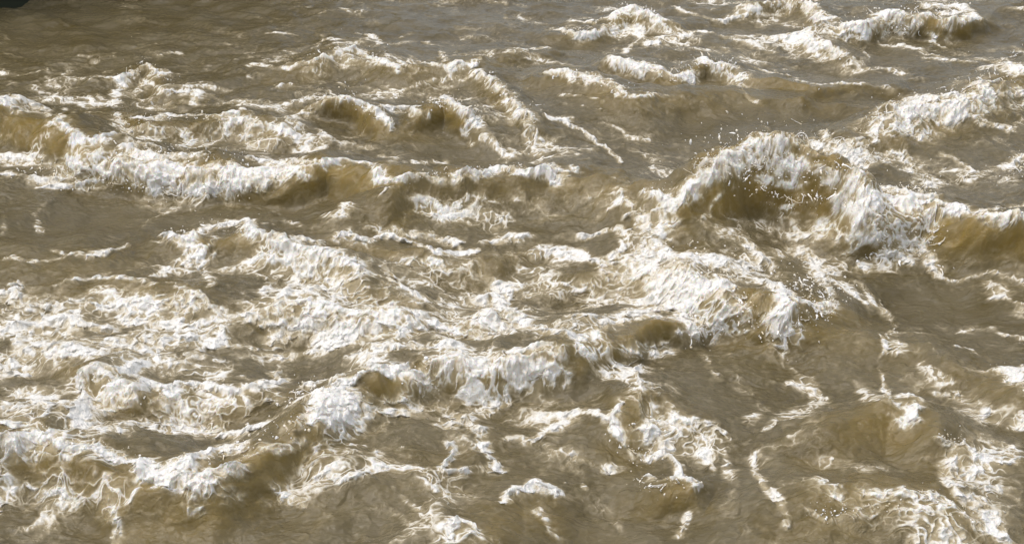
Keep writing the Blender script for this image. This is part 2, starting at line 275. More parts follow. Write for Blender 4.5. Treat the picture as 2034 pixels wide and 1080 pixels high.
FOAM = """
.5 8 0,143 30,150 60,145 78,135 100,143 130,148
.45 6 160,155 180,158 195,162
.9 7 245,150 262,145 290,128 300,145 320,148
.7 8 240,150 250,170 240,190 235,205
.6 7 270,150 285,165 280,190
.8 7 330,180 350,185 375,182 400,185 395,205
.5 6 290,165 330,175 360,170 400,170 440,175
.4 5 400,135 420,145
.4 5 440,150 470,145 495,155
.4 5 440,120 470,118
.45 5 320,110 345,105 360,112
.4 5 220,112 240,112
.4 6 60,175 75,185
.9 10 0,205 30,200 60,205 90,215
.7 15 30,215 80,225 110,240
.9 8 100,240 140,262 160,275 190,272 230,265
.5 9 120,215 135,225
.7 9 225,230 235,250 260,258 300,250 330,230 380,228 430,235 480,220
.8 7 260,235 300,232 340,228
.6 8 300,262 340,258 370,262
.75 16 -40,310 0,315 60,322 120,330 200,325
.85 10 -40,345 0,345 50,350 110,350 180,345
.9 9 250,292 280,282 320,290
1.05 24 240,330 300,325 360,340 430,345 500,345 560,340
.9 9 100,372 150,370 190,355 230,340
.95 12 300,370 360,375 420,380 470,370 520,360
.9 8 470,245 485,240 505,250
.7 14 270,300 330,305 400,310
.5 18 420,270 480,280 540,290
.4 5 590,12 620,12
.4 5 670,15 690,25 715,20
.45 5 975,10 1000,12
.5 5 540,65 560,68 610,73
.7 5 710,66 740,68 755,80 745,92
.6 5 790,70 805,65
.55 9 620,95 640,80 680,80 700,95
.9 7 570,135 600,125 650,110 680,98 710,100 740,115 765,130 790,140
.6 6 600,140 625,135
.5 7 500,130 540,138
.7 6 780,110 800,130 820,120 850,128 890,132 940,130
.6 6 840,85 870,90 885,110 892,122
.6 7 800,180 830,170 860,160 900,150
.6 6 890,132 930,125 980,110 1010,100
.5 5 670,165 700,175 740,175 750,185
.4 5 500,190 530,180 560,165
1 8 640,200 680,195 710,200 730,215 760,235 780,250
.9 9 760,215 790,215 820,215 850,230
1 10 855,200 880,195 910,210 930,225 945,240
.6 10 560,205 600,200 620,195
.8 10 500,250 540,250 570,265 600,280 620,275
.7 10 600,225 570,235 590,260
.6 10 640,265 680,285 740,290
.95 8 500,320 560,325 640,315 680,320 740,330 750,345 800,355 860,352
.55 12 500,335 560,340 620,345
.5 8 760,310 800,320 850,325 880,325
.6 8 920,265 935,285
.6 8 960,275 985,295 1010,310
.95 12 955,145 970,165 985,175 1005,185
.6 6 1010,103 1060,98 1090,95
.5 5 1010,125 1060,120 1120,125
.9 9 1110,60 1130,68 1170,70 1220,60
.8 9 1140,42 1180,45 1215,35
1.05 11 1220,35 1245,20 1275,20 1300,35
.5 6 1300,35 1330,40
.7 8 1240,60 1270,65 1280,80 1250,90 1235,105
.8 6 1285,90 1310,88 1320,72
.6 6 1340,80 1380,62 1420,68 1470,80 1510,90
.6 5 1340,10 1380,25 1420,40 1450,45
1 8 1440,45 1465,38 1480,30
.6 6 1380,5 1430,10 1480,5
1.1 13 1235,120 1260,125 1300,135 1340,150 1370,158
1.1 10 1385,120 1410,125 1440,130 1460,135
.85 10 1095,145 1130,150 1160,155
.85 10 1185,160 1220,170 1240,185
.65 8 1370,150 1400,140 1440,145 1480,155
.6 5 1250,190 1300,195
.5 4 1150,212 1200,220
.35 4 1300,190 1400,195 1500,200
.4 4 1090,185 1150,190 1200,205
.9 11 1010,190 1030,210 1060,235 1055,250 1065,280
.8 8 1095,235 1125,240
.9 5 1130,250 1165,262 1180,275 1210,300 1230,325
.7 8 1020,300 1060,310 1090,325 1140,330
.6 6 1070,285 1110,295
.6 5 1285,310 1295,330 1300,345
.5 4 1200,260 1250,265 1300,275
.6 5 1215,345 1240,360
.6 5 1400,280 1430,310
.45 5 1230,250 1260,270
.85 8 1520,5 1560,10 1600,5 1620,25 1630,40
.8 8 1600,20 1640,50 1660,60
.95 12 1555,75 1590,70 1610,90
.8 7 1640,85 1660,100 1690,115
.6 8 1620,110 1690,115
1.1 12 1685,60 1720,50 1760,30 1800,25 1850,30 1900,25
.95 13 1740,55 1780,50 1820,45
.8 10 1850,15 1900,10 1930,30 1890,45
.7 5 1840,60 1860,75 1870,95
.6 5 1750,88 1800,92 1840,105 1880,120 1930,125
.6 8 1700,140 1750,135 1790,145
.7 8 1840,115 1880,118 1920,125
.7 5 1520,140 1560,150 1600,165 1650,168 1700,170 1760,172
.5 5 1990,20 2034,15
.95 16 1960,135 2000,130 2034,140
.85 14 1950,165 2000,180 2034,190
1.1 20 1740,245 1790,230 1840,220 1900,215
.95 12 1800,200 1850,195 1920,190 1970,185
.8 10 1800,260 1830,275
.7 8 1900,230 1960,245 2010,258
.8 7 1720,270 1700,285 1660,285 1640,265
.6 8 1730,300 1780,300 1800,310
.7 7 1870,310 1920,325 1940,345 1920,360
.9 12 2000,330 2034,310
.6 10 1760,330 1800,340 1860,350
.5 6 90,400 80,420 85,440 80,460
.35 6 270,460 300,435 350,415
.35 5 385,420 400,400
.4 5 10,470 25,440 20,420
.75 8 10,515 60,520 110,512 130,505 180,500 220,495 240,490
.6 6 100,495 115,505
.6 6 280,488 330,485
1 11 325,470 360,478 400,462 440,450 480,440 500,460
.75 9 430,470 400,495 370,510 340,530 300,550
.6 8 430,490 400,530 430,560
.55 7 120,565 200,550 270,555 300,558 370,565 430,595
.85 12 20,580 40,565 40,600 70,605
.85 10 90,605 115,610
.7 9 0,615 30,612
.7 10 160,620 180,603 210,615
1 14 0,660 50,645 120,635 170,650 220,655
.85 18 60,690 100,680 160,690 200,705
.75 14 230,610 290,600 350,590 400,600
.7 14 250,640 320,630 380,640 440,630 500,640
.85 7 300,630 340,640 370,625
.55 14 200,670 260,680 310,700
.9 9 310,690 335,680 370,672
.9 9 400,700 430,690 450,660
.75 10 400,575 430,600 470,615 510,640
1 9 0,705 20,710 30,730
.4 30 100,600 260,620 420,660
.45 30 60,650 240,690 420,720
.65 9 650,425 680,418 700,400
.45 7 500,445 560,440 600,445
.5 4 740,395 770,380 800,375
.35 8 860,400 920,390 980,400
.4 10 900,430 980,430 1020,440
1.05 9 500,465 530,470 560,478 600,475 630,485
1.1 10 530,482 560,495 610,500 650,515 700,525 735,545
.7 10 550,515 590,525 620,545
.45 18 590,535 660,550 720,570
.85 5 740,545 780,560 810,575 830,585
1.1 9 670,475 685,462 700,480 740,478 780,472 820,485 850,495 900,505 930,508
.85 10 820,465 870,475 900,485
.95 10 950,490 1000,480 1010,470
.5 9 730,455 790,460
.6 12 780,525 830,520 880,515
.6 9 760,540 800,555
.85 9 570,600 580,575 600,550
.6 9 590,580 640,570 660,575
.7 7 670,590 700,580
.5 8 510,550 540,560 530,580
1.1 9 570,605 610,600 660,605 710,620 760,630 820,630 860,630
.95 18 600,640 660,640 700,660
1.1 20 650,680 700,670 740,650
1.05 10 790,670 830,655 880,645
.85 12 500,630 540,640 560,660 540,680
1.15 17 960,590 980,580 1000,600 1010,620
.95 14 940,640 980,630 1000,650
.6 6 870,590 890,600 910,610
.4 5 830,590 860,600
1.05 10 720,700 780,690 850,690 900,685
.9 10 690,705 740,730 800,720
.55 12 520,700 560,710 620,700
.55 20 900,660 960,670 1020,660
1.05 7 1240,435 1260,432 1285,438
.85 8 1010,485 1040,475 1060,470
.85 7 1150,470 1180,472 1220,460 1250,465 1290,450
1.05 8 1280,385 1310,390 1340,410
.95 8 1345,410 1365,400 1390,370 1410,355
.7 7 1110,510 1160,515 1200,520 1230,500 1250,490
.6 8 1060,510 1110,500 1150,505
.38 26 1080,580 1150,570 1220,560
.4 14 1040,540 1100,550
.55 8 1160,610 1210,605 1230,585
.6 7 1190,530 1240,520 1290,490
1.05 24 1310,510 1360,510 1420,510 1470,530
1.0 30 1320,560 1380,560 1440,560
.95 12 1490,490 1510,520
1.05 14 1270,600 1320,590 1380,600
.95 12 1240,625 1290,620 1310,615
.95 9 1190,660 1240,640 1300,630
.85 12 1350,610 1360,640 1380,660
.75 10 1120,640 1160,630 1210,640
.85 12 1050,650 1100,660 1150,670
1.1 14 1010,700 1060,700 1100,700
.65 12 1240,690 1290,700 1320,700
.9 22 870,725 940,720 1000,722 1080,720
.6 10 1150,690 1200,690
1.1 14 1520,560 1560,580 1570,610 1550,640
1.1 12 1520,640 1560,655 1590,670
.8 10 1600,490 1620,520 1630,560 1650,590
.85 9 1590,600 1640,610 1660,600
.55 20 1540,500 1600,510 1640,540
1.1 14 1660,400 1690,420 1720,400
1.1 14 1750,375 1800,385 1840,390 1850,370
.7 12 1450,330 1500,320 1550,330 1600,320
.8 12 1600,335 1650,350 1700,380
.9 8 1420,350 1440,320 1470,300
.7 4 1380,470 1410,430 1420,400 1450,370
.6 12 1640,300 1690,300 1700,340
.75 10 1860,420 1900,425 1960,415 2034,410
.5 8 1730,430 1760,450 1740,470
.45 14 1640,470 1700,470 1760,480
1.05 8 1720,520 1750,500 1790,510 1820,520
1.05 10 1820,480 1840,500 1860,530 1870,545
.55 4 1690,575 1720,600
.5 4 1750,600 1770,640 1760,670
.75 4 1745,665 1765,690 1750,710
.6 6 1970,590 2034,600
.5 6 1900,560 1950,540 2034,560
.55 6 1840,690 1870,710
.7 5 1990,665 2034,675
.45 5 1880,690 1920,690 1960,710
.35 6 1600,740 1700,720
1.1 12 0,730 20,745 40,745
.95 10 60,690 90,700 140,700
1.1 13 165,740 190,735 220,770 250,780
1.1 11 250,775 300,765 330,775 370,770 420,775 460,775 510,765
1.05 8 340,785 370,810
.95 12 165,770 160,800 155,830
.85 10 210,735 250,740 290,730
.55 28 30,780 100,800 60,830
.9 10 520,760 560,755 545,735
1.1 20 20,880 60,870 100,870
.8 12 0,840 30,850
.85 12 130,885 180,885 230,895
1.1 16 240,910 290,915 320,940 370,945
1.1 15 340,930 400,905 440,890 480,890
.95 14 440,870 480,860 510,850
.85 18 400,940 470,930
.5 26 200,850 280,845 330,860
.45 18 330,830 400,860 430,820
.65 14 0,940 20,960 20,1000 0,1020
.5 8 60,965 110,975 150,990
.55 12 230,1010 240,1050 220,1080
.45 8 280,980 260,1010
.35 9 380,1010 420,1000 480,990
.35 9 80,1040 30,1060
1.15 28 590,800 630,780 660,800 640,830
1.1 9 600,770 650,755 680,760
.85 18 560,860 620,850 680,840
.95 9 700,800 690,830
.95 9 690,760 720,740 780,735 830,745
.6 14 520,880 560,895 600,880
.6 12 760,790 800,790 830,800
.5 14 740,820 800,820
.45 10 700,880 740,880
.8 10 820,760 850,770
.95 16 900,840 930,830 960,850
.95 8 900,870 910,890 890,920 870,940 930,940 1010,935
1.05 10 970,880 980,910 1000,930
.75 12 990,760 1000,790 960,820
.5 12 640,940 700,945 760,935
.5 7 780,970 810,1000 840,1020
.55 12 540,970 570,1000 600,1005
.85 12 890,1050 920,1030 940,1045
.5 14 870,1075 940,1060
.8 5 1000,1000 1030,975
.9 8 1085,745 1110,735 1130,750 1120,765
.5 9 1200,750 1210,730 1240,720
.9 8 1265,725 1275,750 1280,770 1300,765
1.1 8 1235,800 1210,825 1205,850 1215,860
.8 5 1215,860 1240,885 1250,900
.6 10 1110,830 1160,820 1190,835
.6 9 1010,875 1050,880 1080,860 1120,840
.85 18 1290,860 1310,880 1300,900
.7 6 1300,820 1310,840
.7 11 1360,840 1400,840 1430,860
.7 5 1425,862 1445,868
1.05 6 1285,915 1320,910 1335,920 1332,940
1.05 6 1270,950 1285,975 1310,965 1340,950
1.05 6 1340,955 1390,960 1380,975
.5 12 1365,990 1360,1020
1.05 8 1345,1060 1360,1040
.95 8 1010,990 1030,970 1080,965 1100,990
.5 4 1110,970 1140,965 1155,980
.55 11 1070,1020 1080,1050 1100,1065
.5 6 1190,940 1210,930
.4 8 1300,780 1330,800 1350,830
.4 6 1390,900 1420,930
.6 7 1570,760 1610,775 1640,790
.6 10 1520,850 1550,830 1600,830
.6 5 1745,730 1760,760 1775,790
.95 12 1790,790 1820,790 1815,830
.95 9 1860,870 1900,880 1930,890
.85 12 1890,920 1890,960 1900,990
.75 12 1930,1000 1960,1040 1980,1060
.75 10 1600,1010 1660,1020 1700,1020
.9 8 1530,980 1545,1020 1560,1040
.7 6 1500,900 1510,950 1530,980
.75 14 1800,1070 1850,1060 1900,1060
.65 12 1730,985 1800,975 1850,980 1900,1010 1940,1040
.6 8 1620,960 1660,970
.6 8 1870,775 1910,780
.9 6 1995,915 2034,910
.8 9 2020,720 2034,770
.8 8 1990,725 2010,760
.6 9 1960,810 1950,840
.8 9 2020,850 2034,830
.5 14 1950,930 1960,980
.45 8 1800,920 1830,925
.45 7 1690,930 1720,925
.6 12 -60,210 0,205
.8 13 1400,340 1440,305 1500,288 1580,280 1650,296 1700,330
1.1 14 1740,396 1800,402 1860,402 1900,416
.9 12 1900,420 1960,430 2034,432
.4 40 1720,420 1840,440
1.1 12 1375,385 1400,350 1430,315
.5 9 1480,350 1540,365 1600,365
.9 12 1120,345 1000,335 900,345
.36 70 60,600 300,650 500,640
.38 70 40,730 250,700 480,690
.44 70 40,800 250,840 480,820
.36 60 560,660 800,660 1000,640
.36 60 880,600 1100,620 1250,600
.40 50 600,560 800,540 1000,510
.38 50 1240,70 1400,100 1600,100
.38 45 1480,40 1640,30
.34 45 240,180 400,200 640,220
.38 50 300,280 500,280 700,290
.36 40 640,120 860,120
.36 40 1020,240 1080,300
.35 50 700,820 850,800
.36 50 920,860 960,800
.38 50 1250,730 1300,850 1400,860
.42 50 1600,470 1800,470
.40 60 1580,1030 1800,1040 1960,1020
.36 60 1900,800 1960,900 1960,1000
.45 50 1850,240 2000,200
.38 40 1700,310 1900,330
.32 50 860,390 1000,430 1200,400
.34 60 100,960 250,1000
.32 50 540,970 700,950
.30 50 1060,850 1120,950
.32 50 1600,800 1560,900
.40 50 350,520 480,520
.35 50 60,180 200,210
.62 50 1290,520 1400,560 1470,600
.52 36 1120,650 1220,640 1340,600
.55 30 1180,560 1260,540
.5 30 720,600 840,640 980,640
.45 40 620,560 760,600
.4 14 1700,560 1760,620 1790,700
.4 10 1560,690 1620,740 1600,800
.4 12 1830,730 1900,760 1930,820
.35 16 1440,740 1500,800 1480,880
.4 10 1380,700 1420,760
.35 14 1960,560 2034,620
.42 16 1700,760 1760,800 1820,810
.40 14 1480,640 1560,700 1600,760
.40 18 1900,880 1960,900 2020,880
.42 16 1640,920 1720,930 1800,940
.38 12 1440,900 1460,960 1440,1020
.40 12 1100,900 1180,930 1240,920
.38 14 1840,640 1900,660 1980,650
.36 14 1060,790 1120,800 1180,780
.55 12 1350,660 1390,655 1420,640
.5 26 1240,400 1300,430 1330,470
.45 24 1560,480 1620,540 1660,560
.36 16 760,900 820,930 900,1000
.4 16 700,1010 800,1040 860,1020
.4 14 380,960 460,980 520,1010
.38 14 1180,1010 1240,1050
.38 12 1420,1000 1480,1060
.8 20 -120,660 0,655
.8 20 -120,880 0,875
.8 14 2034,190 2120,170
.7 14 2034,410 2120,400
"""
Bf = np.zeros((NR, NC), F); rope = np.zeros((NR, NC), F)
mvx = 0.030*perlin(XX*3.1+7, YY*3.1, 601) + 0.018*perlin(XX*7.5, YY*8.5+5, 603) + 0.010*perlin(XX*19, YY*22, 605)
mvy = 0.038*perlin(XX*3.1+50, YY*3.1, 611) + 0.022*perlin(XX*7.5+9, YY*8.5, 613) + 0.012*perlin(XX*19+4, YY*22, 615)
GX = XX+DX+wx*0.30+mvx*dense; GY = YY+DY+wy*0.30+mvy*dense
WV = (1 + 0.45*perlin(XX*4+3, YY*4, 621) + 0.35*perlin(XX*11, YY*11, 623)).astype(F)
IV = (1 + 0.30*perlin(XX*3+30, YY*3, 631) + 0.22*perlin(XX*9, YY*9, 633)).astype(F)
def dist3(b, pts):
    X, Yv, Zv = GX[b], GY[b], base[b]
    best = np.full(X.shape, 1e9, F)
    for i in range(len(pts)-1):
        a = pts[i]; e = pts[i+1]-a; L = e.length+1e-6; e = e/L
        rx, ry, rz = X-a.x, Yv-a.y, Zv-a.z
        t = np.clip(rx*e.x+ry*e.y+rz*e.z, 0, L)
        best = np.minimum(best, (rx-e.x*t)**2+(ry-e.y*t)**2+(rz-e.z*t)**2)
    return np.sqrt(best)
def add_stroke(inten, wpx, pts):
    fine_pts = [pts[0]]
    for p, q in zip(pts[:-1], pts[1:]):
        n = max(1, int(math.hypot(q[0]-p[0], q[1]-p[1])/14))
        fine_pts += [(p[0]+(q[0]-p[0])*i/n, p[1]+(q[1]-p[1])*i/n) for i in range(1, n+1)]
    L = [land(*p) for p in fine_pts]
    if len(L) == 1: L = L*2
    runs = [[L[0]]]
    for a, c in zip(L[:-1], L[1:]):
        if (a[1]-c[1]).length > 0.45: runs.append([c])          # the line jumps behind a crest
        else: runs[-1].append(c)
    mx = sum(p[0] for p in pts)/len(pts); my = sum(p[1] for p in pts)/len(pts)
    wm = wpx/pxm(mx, my)
    for r in runs:
        if len(r) == 1:
            if wpx > 20: continue
            r = r*2
        b = near_box([p[0] for p in r], wm*7+0.12)
        if b is None: continue
        d = dist3(b, [p[1] for p in r])
        ww = wm*WV[b]
        v = inten*IV[b]*(0.68*np.exp(-(d/(ww*1.30))**2.2) + 0.32*np.exp(-(d/(wm*3.4))**1.6))
        if inten >= 0.85: rope[b] = np.maximum(rope[b], (inten-.2)*IV[b]*np.exp(-(d/(ww*0.95))**2))
        Bf[b] = np.maximum(Bf[b], v) + 0.30*np.minimum(Bf[b], v)
for line in FOAM.strip().splitlines():
    t = line.split()
    add_stroke(float(t[0]), float(t[1]), [tuple(map(float, p.split(','))) for p in t[2:]])

# lace: warped cells and ridges at several sizes
# length measured along the surface itself, so that foam is not stretched on steep faces
_y, _z = YY+DY, base; _s = np.zeros((NR, NC), F)
_s[1:] = np.sqrt(np.diff(_y, axis=0)**2 + np.diff(_z, axis=0)**2); _s[1:R0+1] = np.diff(YY, axis=0)[:R0]; _s[R1:] = np.diff(YY, axis=0)[R1-1:]
ly0 = np.cumsum(_s, axis=0, dtype=np.float64) + YY[0] - YY
for _k in range(3):                                  # even out between neighbouring columns, so that nothing is sheared
    _w = 55; _c = np.cumsum(np.pad(ly0, ((0, 0), (_w+1, _w)), mode='edge'), axis=1)
    ly0 = (_c[:, 2*_w+1:] - _c[:, :-2*_w-1])/(2*_w+1)
ly0 = (ly0 + YY).astype(F)
ly0[:R0] = YY[:R0]; del _y, _z, _s
wfx = fbm(XX*4, ly0*4, 401, 3); wfy = fbm(XX*4+31, ly0*4, 411, 3)
wgx = fbm(XX*13, ly0*13, 451, 2); wgy = fbm(XX*13+31, ly0*13, 461, 2)
lx = XX*0.78 + 0.13*wfx + 0.035*wgx + wx*0.5; ly = ly0 + 0.16*wfy + 0.035*wgy + wy*0.5
f1, f2 = worley(lx*6.5, ly*6.5, 1); cell_a = np.clip(1-(f2-f1)*2.6, 0, 1)
f1, f2 = worley(lx*15+3, ly*15, 2); cell_b = np.clip(1-(f2-f1)*2.2, 0, 1)
rg = ridged(lx*5, ly*5, 421, 4)
fine = fbm(XX*24, ly0*24, 431, 3)
med = fbm(lx*5, ly*5, 437, 3)
fil = ridged(lx*13+2.5*wgx, ly*13+2.5*wgy, 425, 3, .65, 4.0)
patch = fbm(XX*2.2+wx*2, YY*2.6+wy*2, 439, 3)
def unit(a):
    v = a[R0:R1:5, C0:C1:5]; return (a-v.mean())/v.std()
lace = unit(0.24*unit(cell_a) + 0.26*unit(cell_b) + 0.30*unit(rg) + 0.48*unit(fil) + 0.22*unit(fine) + 0.34*unit(med) + 0.34*unit(patch))
ambient = 0.20*sstep(-0.25, 0.5, fbm(XX*0.9, YY*1.1, 443, 3)) + 0.15
quiet = np.zeros((NR, NC), F)                       # stretches of plain brown water
for a, r, px, py in [(1,.9,130,60),(1,.9,400,20),(1,.6,260,430),(1,.5,560,400),(.9,.5,60,450),(.7,.8,1650,720),(.6,.5,1450,760),(.7,.6,1900,600),(1,.5,1600,210),
                     (1,.5,1400,250),(.8,.6,350,1040),(.7,.5,1150,960),(.7,.4,1500,1000),(1,.4,1080,390),(1,.4,1150,420),(1,.3,1130,85),(.9,.35,1760,860),
                     (1,.35,1800,200),(1,.3,1960,80),(1,.3,860,300),(.8,.4,120,540),(1,.4,800,60),(.7,.4,1060,910)]:
    x, y = land(px, py)[0]
    b = near_box([(x, y)], r*2.2)
    if b is not None: quiet[b] = np.maximum(quiet[b], a*np.exp(-(((XX[b]-x)**2+(YY[b]-y)**2*0.6)/r**2)))
ambient = ambient*(1-0.9*quiet)*dense + 0.12*(1-dense)
B = np.clip(Bf, 0, 1.3)
dens = np.maximum(B, ambient)
wob = 0.15*unit(med) + 0.08*unit(rg) + 0.05*unit(fine) + 0.04*unit(fil) + 0.06*unit(patch)
core = sstep(0.34, 1.10, dens + wob)
web = np.maximum(np.maximum(sstep(.30, 1.0, cell_a), 0.95*sstep(.30, 1.0, cell_b)), np.maximum(0.9*sstep(0.2, 2.3, unit(rg)), 0.55*sstep(0.4, 2.6, unit(fil))))
wisp = np.clip(0.5*sstep(0.3, 2.2, unit(fil)+0.4*unit(fine)) + 0.5*sstep(.55, 1.0, cell_b)*sstep(-.5, 1.5, unit(med)), 0, 1)
web = web*(0.68 + 0.32*sstep(-1.2, 1.6, unit(fine)+unit(patch)))*sstep(0.12, 0.60, dens + 0.08*unit(patch) + 0.07*unit(med))
web = np.maximum(web, 0.70*wisp*sstep(0.02, 0.30, dens + 0.10*unit(patch))*(1-0.55*quiet)*dense)
foam = np.maximum(core*np.clip(0.74 + 0.20*web + 0.11*unit(med) + 0.06*unit(fine), 0, 1.1), 0.92*web)
foam = np.maximum(foam, sstep(0.25, 0.80, rope + 0.06*unit(med) + 0.03*unit(fine))*np.clip(0.90 + 0.07*unit(med), 0, 1.05))
foam = foam*(1-0.65*quiet*(1-np.clip(B*2, 0, 1)))
veil = np.clip(sstep(0.20, 0.80, dens + 0.10*unit(med) + 0.06*unit(patch))*0.72 + 0.06*unit(fine)*(dens > .1), 0, 1)     # thin aerated water round the foam
foam = np.clip(foam, 0, 1).astype(F)

# ---------------------------------------------------------------- final relief
rip = (0.010*perlin(lx*6, ly*12, 501) + 0.0045*perlin(lx*15, ly*26, 503) + 0.0016*perlin(XX*40, YY*60, 507))*dense*(0.7+0.6*np.clip(dens, 0, 1))
fr = np.clip(B, 0, 1)
froth = (0.014*sstep(.2, .9, rope) + foam*(0.004 + 0.012*np.clip(cell_a, 0, 1)*fr + 0.004*fil*fr + 0.008*rg*fr + 0.004*fine) + fr*(0.016*perlin(XX*11, ly0*11, 511) + 0.007*perlin(XX*21, ly0*21, 513)))*dense
froth += dense*np.clip(crest, 0, 1)*fr*0.045*np.clip(perlin(XX*8+3*wx, ly0*9, 531)+0.45*perlin(XX*19, ly0*22, 533), 0, 1)**1.3
froth += dense*np.clip(crest, 0, 1)*(0.030*perlin(XX*7, ly0*7, 515) + 0.022*fine*foam)
Z = (base + rip + froth).astype(F)
DY -= (0.035*fr*foam*(rg+fine)*dense).astype(F)
DX += (0.020*fr*foam*fbm(XX*15, YY*15, 521, 2)*dense).astype(F)
PX = XX+DX; PY = YY+DY

# ---------------------------------------------------------------- materials
def material(name):
    m = bpy.data.materials.new(name); m.use_nodes = True
    n = m.node_tree; n.nodes.clear()
    return m, n
def water_mat():
    m, n = material('silty_water')
    N, L = n.nodes, n.links
    out = N.new('ShaderNodeOutputMaterial'); p = N.new('ShaderNodeBsdfPrincipled'); L.new(p.outputs[0], out.inputs[0])
    tc = N.new('ShaderNodeTexCoord')
    af = N.new('ShaderNodeAttribute'); af.attribute_name = 'foam'
    av = N.new('ShaderNodeAttribute'); av.attribute_name = 'veil'
    ns = N.new('ShaderNodeTexNoise'); ns.inputs['Scale'].default_value = 2.2; ns.inputs['Detail'].default_value = 6; L.new(tc.outputs['Object'], ns.inputs['Vector'])
    silt = N.new('ShaderNodeValToRGB'); L.new(ns.outputs['Fac'], silt.inputs[0])
    silt.color_ramp.elements[0].position = .32; silt.color_ramp.elements[0].color = (.074, .056, .018, 1)
    silt.color_ramp.elements[1].position = .70; silt.color_ramp.elements[1].color = (.122, .100, .052, 1)
    # swirls of silt drawn out along the current
    ms = N.new('ShaderNodeMapping'); ms.inputs['Scale'].default_value = (1, 2.6, 2); L.new(tc.outputs['Object'], ms.inputs[0])
    n2 = N.new('ShaderNodeTexNoise'); n2.inputs['Scale'].default_value = 7; n2.inputs['Detail'].default_value = 9; n2.inputs['Roughness'].default_value = .62; n2.inputs['Distortion'].default_value = 1.2; L.new(ms.outputs[0], n2.inputs['Vector'])
    sw = N.new('ShaderNodeMapRange'); L.new(n2.outputs['Fac'], sw.inputs[0]); sw.inputs[1].default_value = .35; sw.inputs[2].default_value = .72; sw.inputs[3].default_value = 0; sw.inputs[4].default_value = .42
    m0 = N.new('ShaderNodeMixRGB'); L.new(sw.outputs[0], m0.inputs[0]); L.new(silt.outputs[0], m0.inputs[1]); m0.inputs[2].default_value = (.15, .125, .085, 1)
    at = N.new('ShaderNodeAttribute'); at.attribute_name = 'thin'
    mt = N.new('ShaderNodeMixRGB'); L.new(at.outputs['Fac'], mt.inputs[0]); L.new(m0.outputs[0], mt.inputs[1]); mt.inputs[2].default_value = (.20, .135, .028, 1)  # amber painted on crest faces in place of light shining through them
    m1 = N.new('ShaderNodeMixRGB'); L.new(av.outputs['Fac'], m1.inputs[0]); L.new(mt.outputs[0], m1.inputs[1]); m1.inputs[2].default_value = (.38, .315, .19, 1)
    # fine bubbles break the edge of the foam
    mp = N.new('ShaderNodeMapping'); mp.inputs['Scale'].default_value = (1, 1, 1); L.new(tc.outputs['Object'], mp.inputs[0])
    fb = N.new('ShaderNodeTexNoise'); fb.inputs['Scale'].default_value = 55; fb.inputs['Detail'].default_value = 4; fb.inputs['Roughness'].default_value = .65; L.new(mp.outputs[0], fb.inputs['Vector'])
    ma = N.new('ShaderNodeMath'); ma.operation = 'SUBTRACT'; L.new(fb.outputs['Fac'], ma.inputs[0]); ma.inputs[1].default_value = .5
    mb = N.new('ShaderNodeMath'); mb.operation = 'MULTIPLY_ADD'; L.new(ma.outputs[0], mb.inputs[0]); mb.inputs[1].default_value = .38; L.new(af.outputs['Fac'], mb.inputs[2])
    cr = N.new('ShaderNodeMapRange'); cr.interpolation_type = 'SMOOTHSTEP'; L.new(mb.outputs[0], cr.inputs[0]); cr.inputs[1].default_value = .03; cr.inputs[2].default_value = .92
    fcol = N.new('ShaderNodeValToRGB'); L.new(cr.outputs[0], fcol.inputs[0])
    e = fcol.color_ramp.elements; e[0].position = .0; e[0].color = (.32, .265, .17, 1); e[1].position = 1; e[1].color = (.84, .82, .76, 1)
    x = e.new(.40); x.color = (.53, .455, .31, 1); x = e.new(.72); x.color = (.75, .70, .59, 1)
    m2 = N.new('ShaderNodeMixRGB'); L.new(cr.outputs[0], m2.inputs[0]); L.new(m1.outputs[0], m2.inputs[1]); L.new(fcol.outputs[0], m2.inputs[2])
    L.new(m2.outputs[0], p.inputs['Base Color'])
    rr = N.new('ShaderNodeMapRange'); L.new(cr.outputs[0], rr.inputs[0]); rr.inputs[3].default_value = .07; rr.inputs[4].default_value = .45; L.new(rr.outputs[0], p.inputs['Roughness'])
    p.inputs['IOR'].default_value = 1.33
    sb = N.new('ShaderNodeMath'); sb.operation = 'MULTIPLY'; sb.inputs[1].default_value = .3; L.new(at.outputs['Fac'], sb.inputs[0]); L.new(sb.outputs[0], p.inputs['Subsurface Weight']); p.inputs['Subsurface Radius'].default_value = (1.0, .55, .15); p.inputs['Subsurface Scale'].default_value = .10
    # small ripples on open water, bubbles on foam
    mr = N.new('ShaderNodeMapping'); mr.inputs['Scale'].default_value = (1, 2.0, 1); L.new(tc.outputs['Object'], mr.inputs[0])
    n1 = N.new('ShaderNodeTexNoise'); n1.inputs['Scale'].default_value = 22; n1.inputs['Detail'].default_value = 8; n1.inputs['Roughness'].default_value = .6; n1.inputs['Distortion'].default_value = .6; L.new(mr.outputs[0], n1.inputs['Vector'])
    b1 = N.new('ShaderNodeBump'); b1.inputs['Strength'].default_value = .45; b1.inputs['Distance'].default_value = .02; L.new(n1.outputs['Fac'], b1.inputs['Height'])
    b2 = N.new('ShaderNodeBump'); b2.inputs['Distance'].default_value = .016; L.new(fb.outputs['Fac'], b2.inputs['Height']); L.new(cr.outputs[0], b2.inputs['Strength']); L.new(b1.outputs[0], b2.inputs['Normal'])
    L.new(b2.outputs[0], p.inputs['Normal'])
    return m
M_WATER = water_mat()
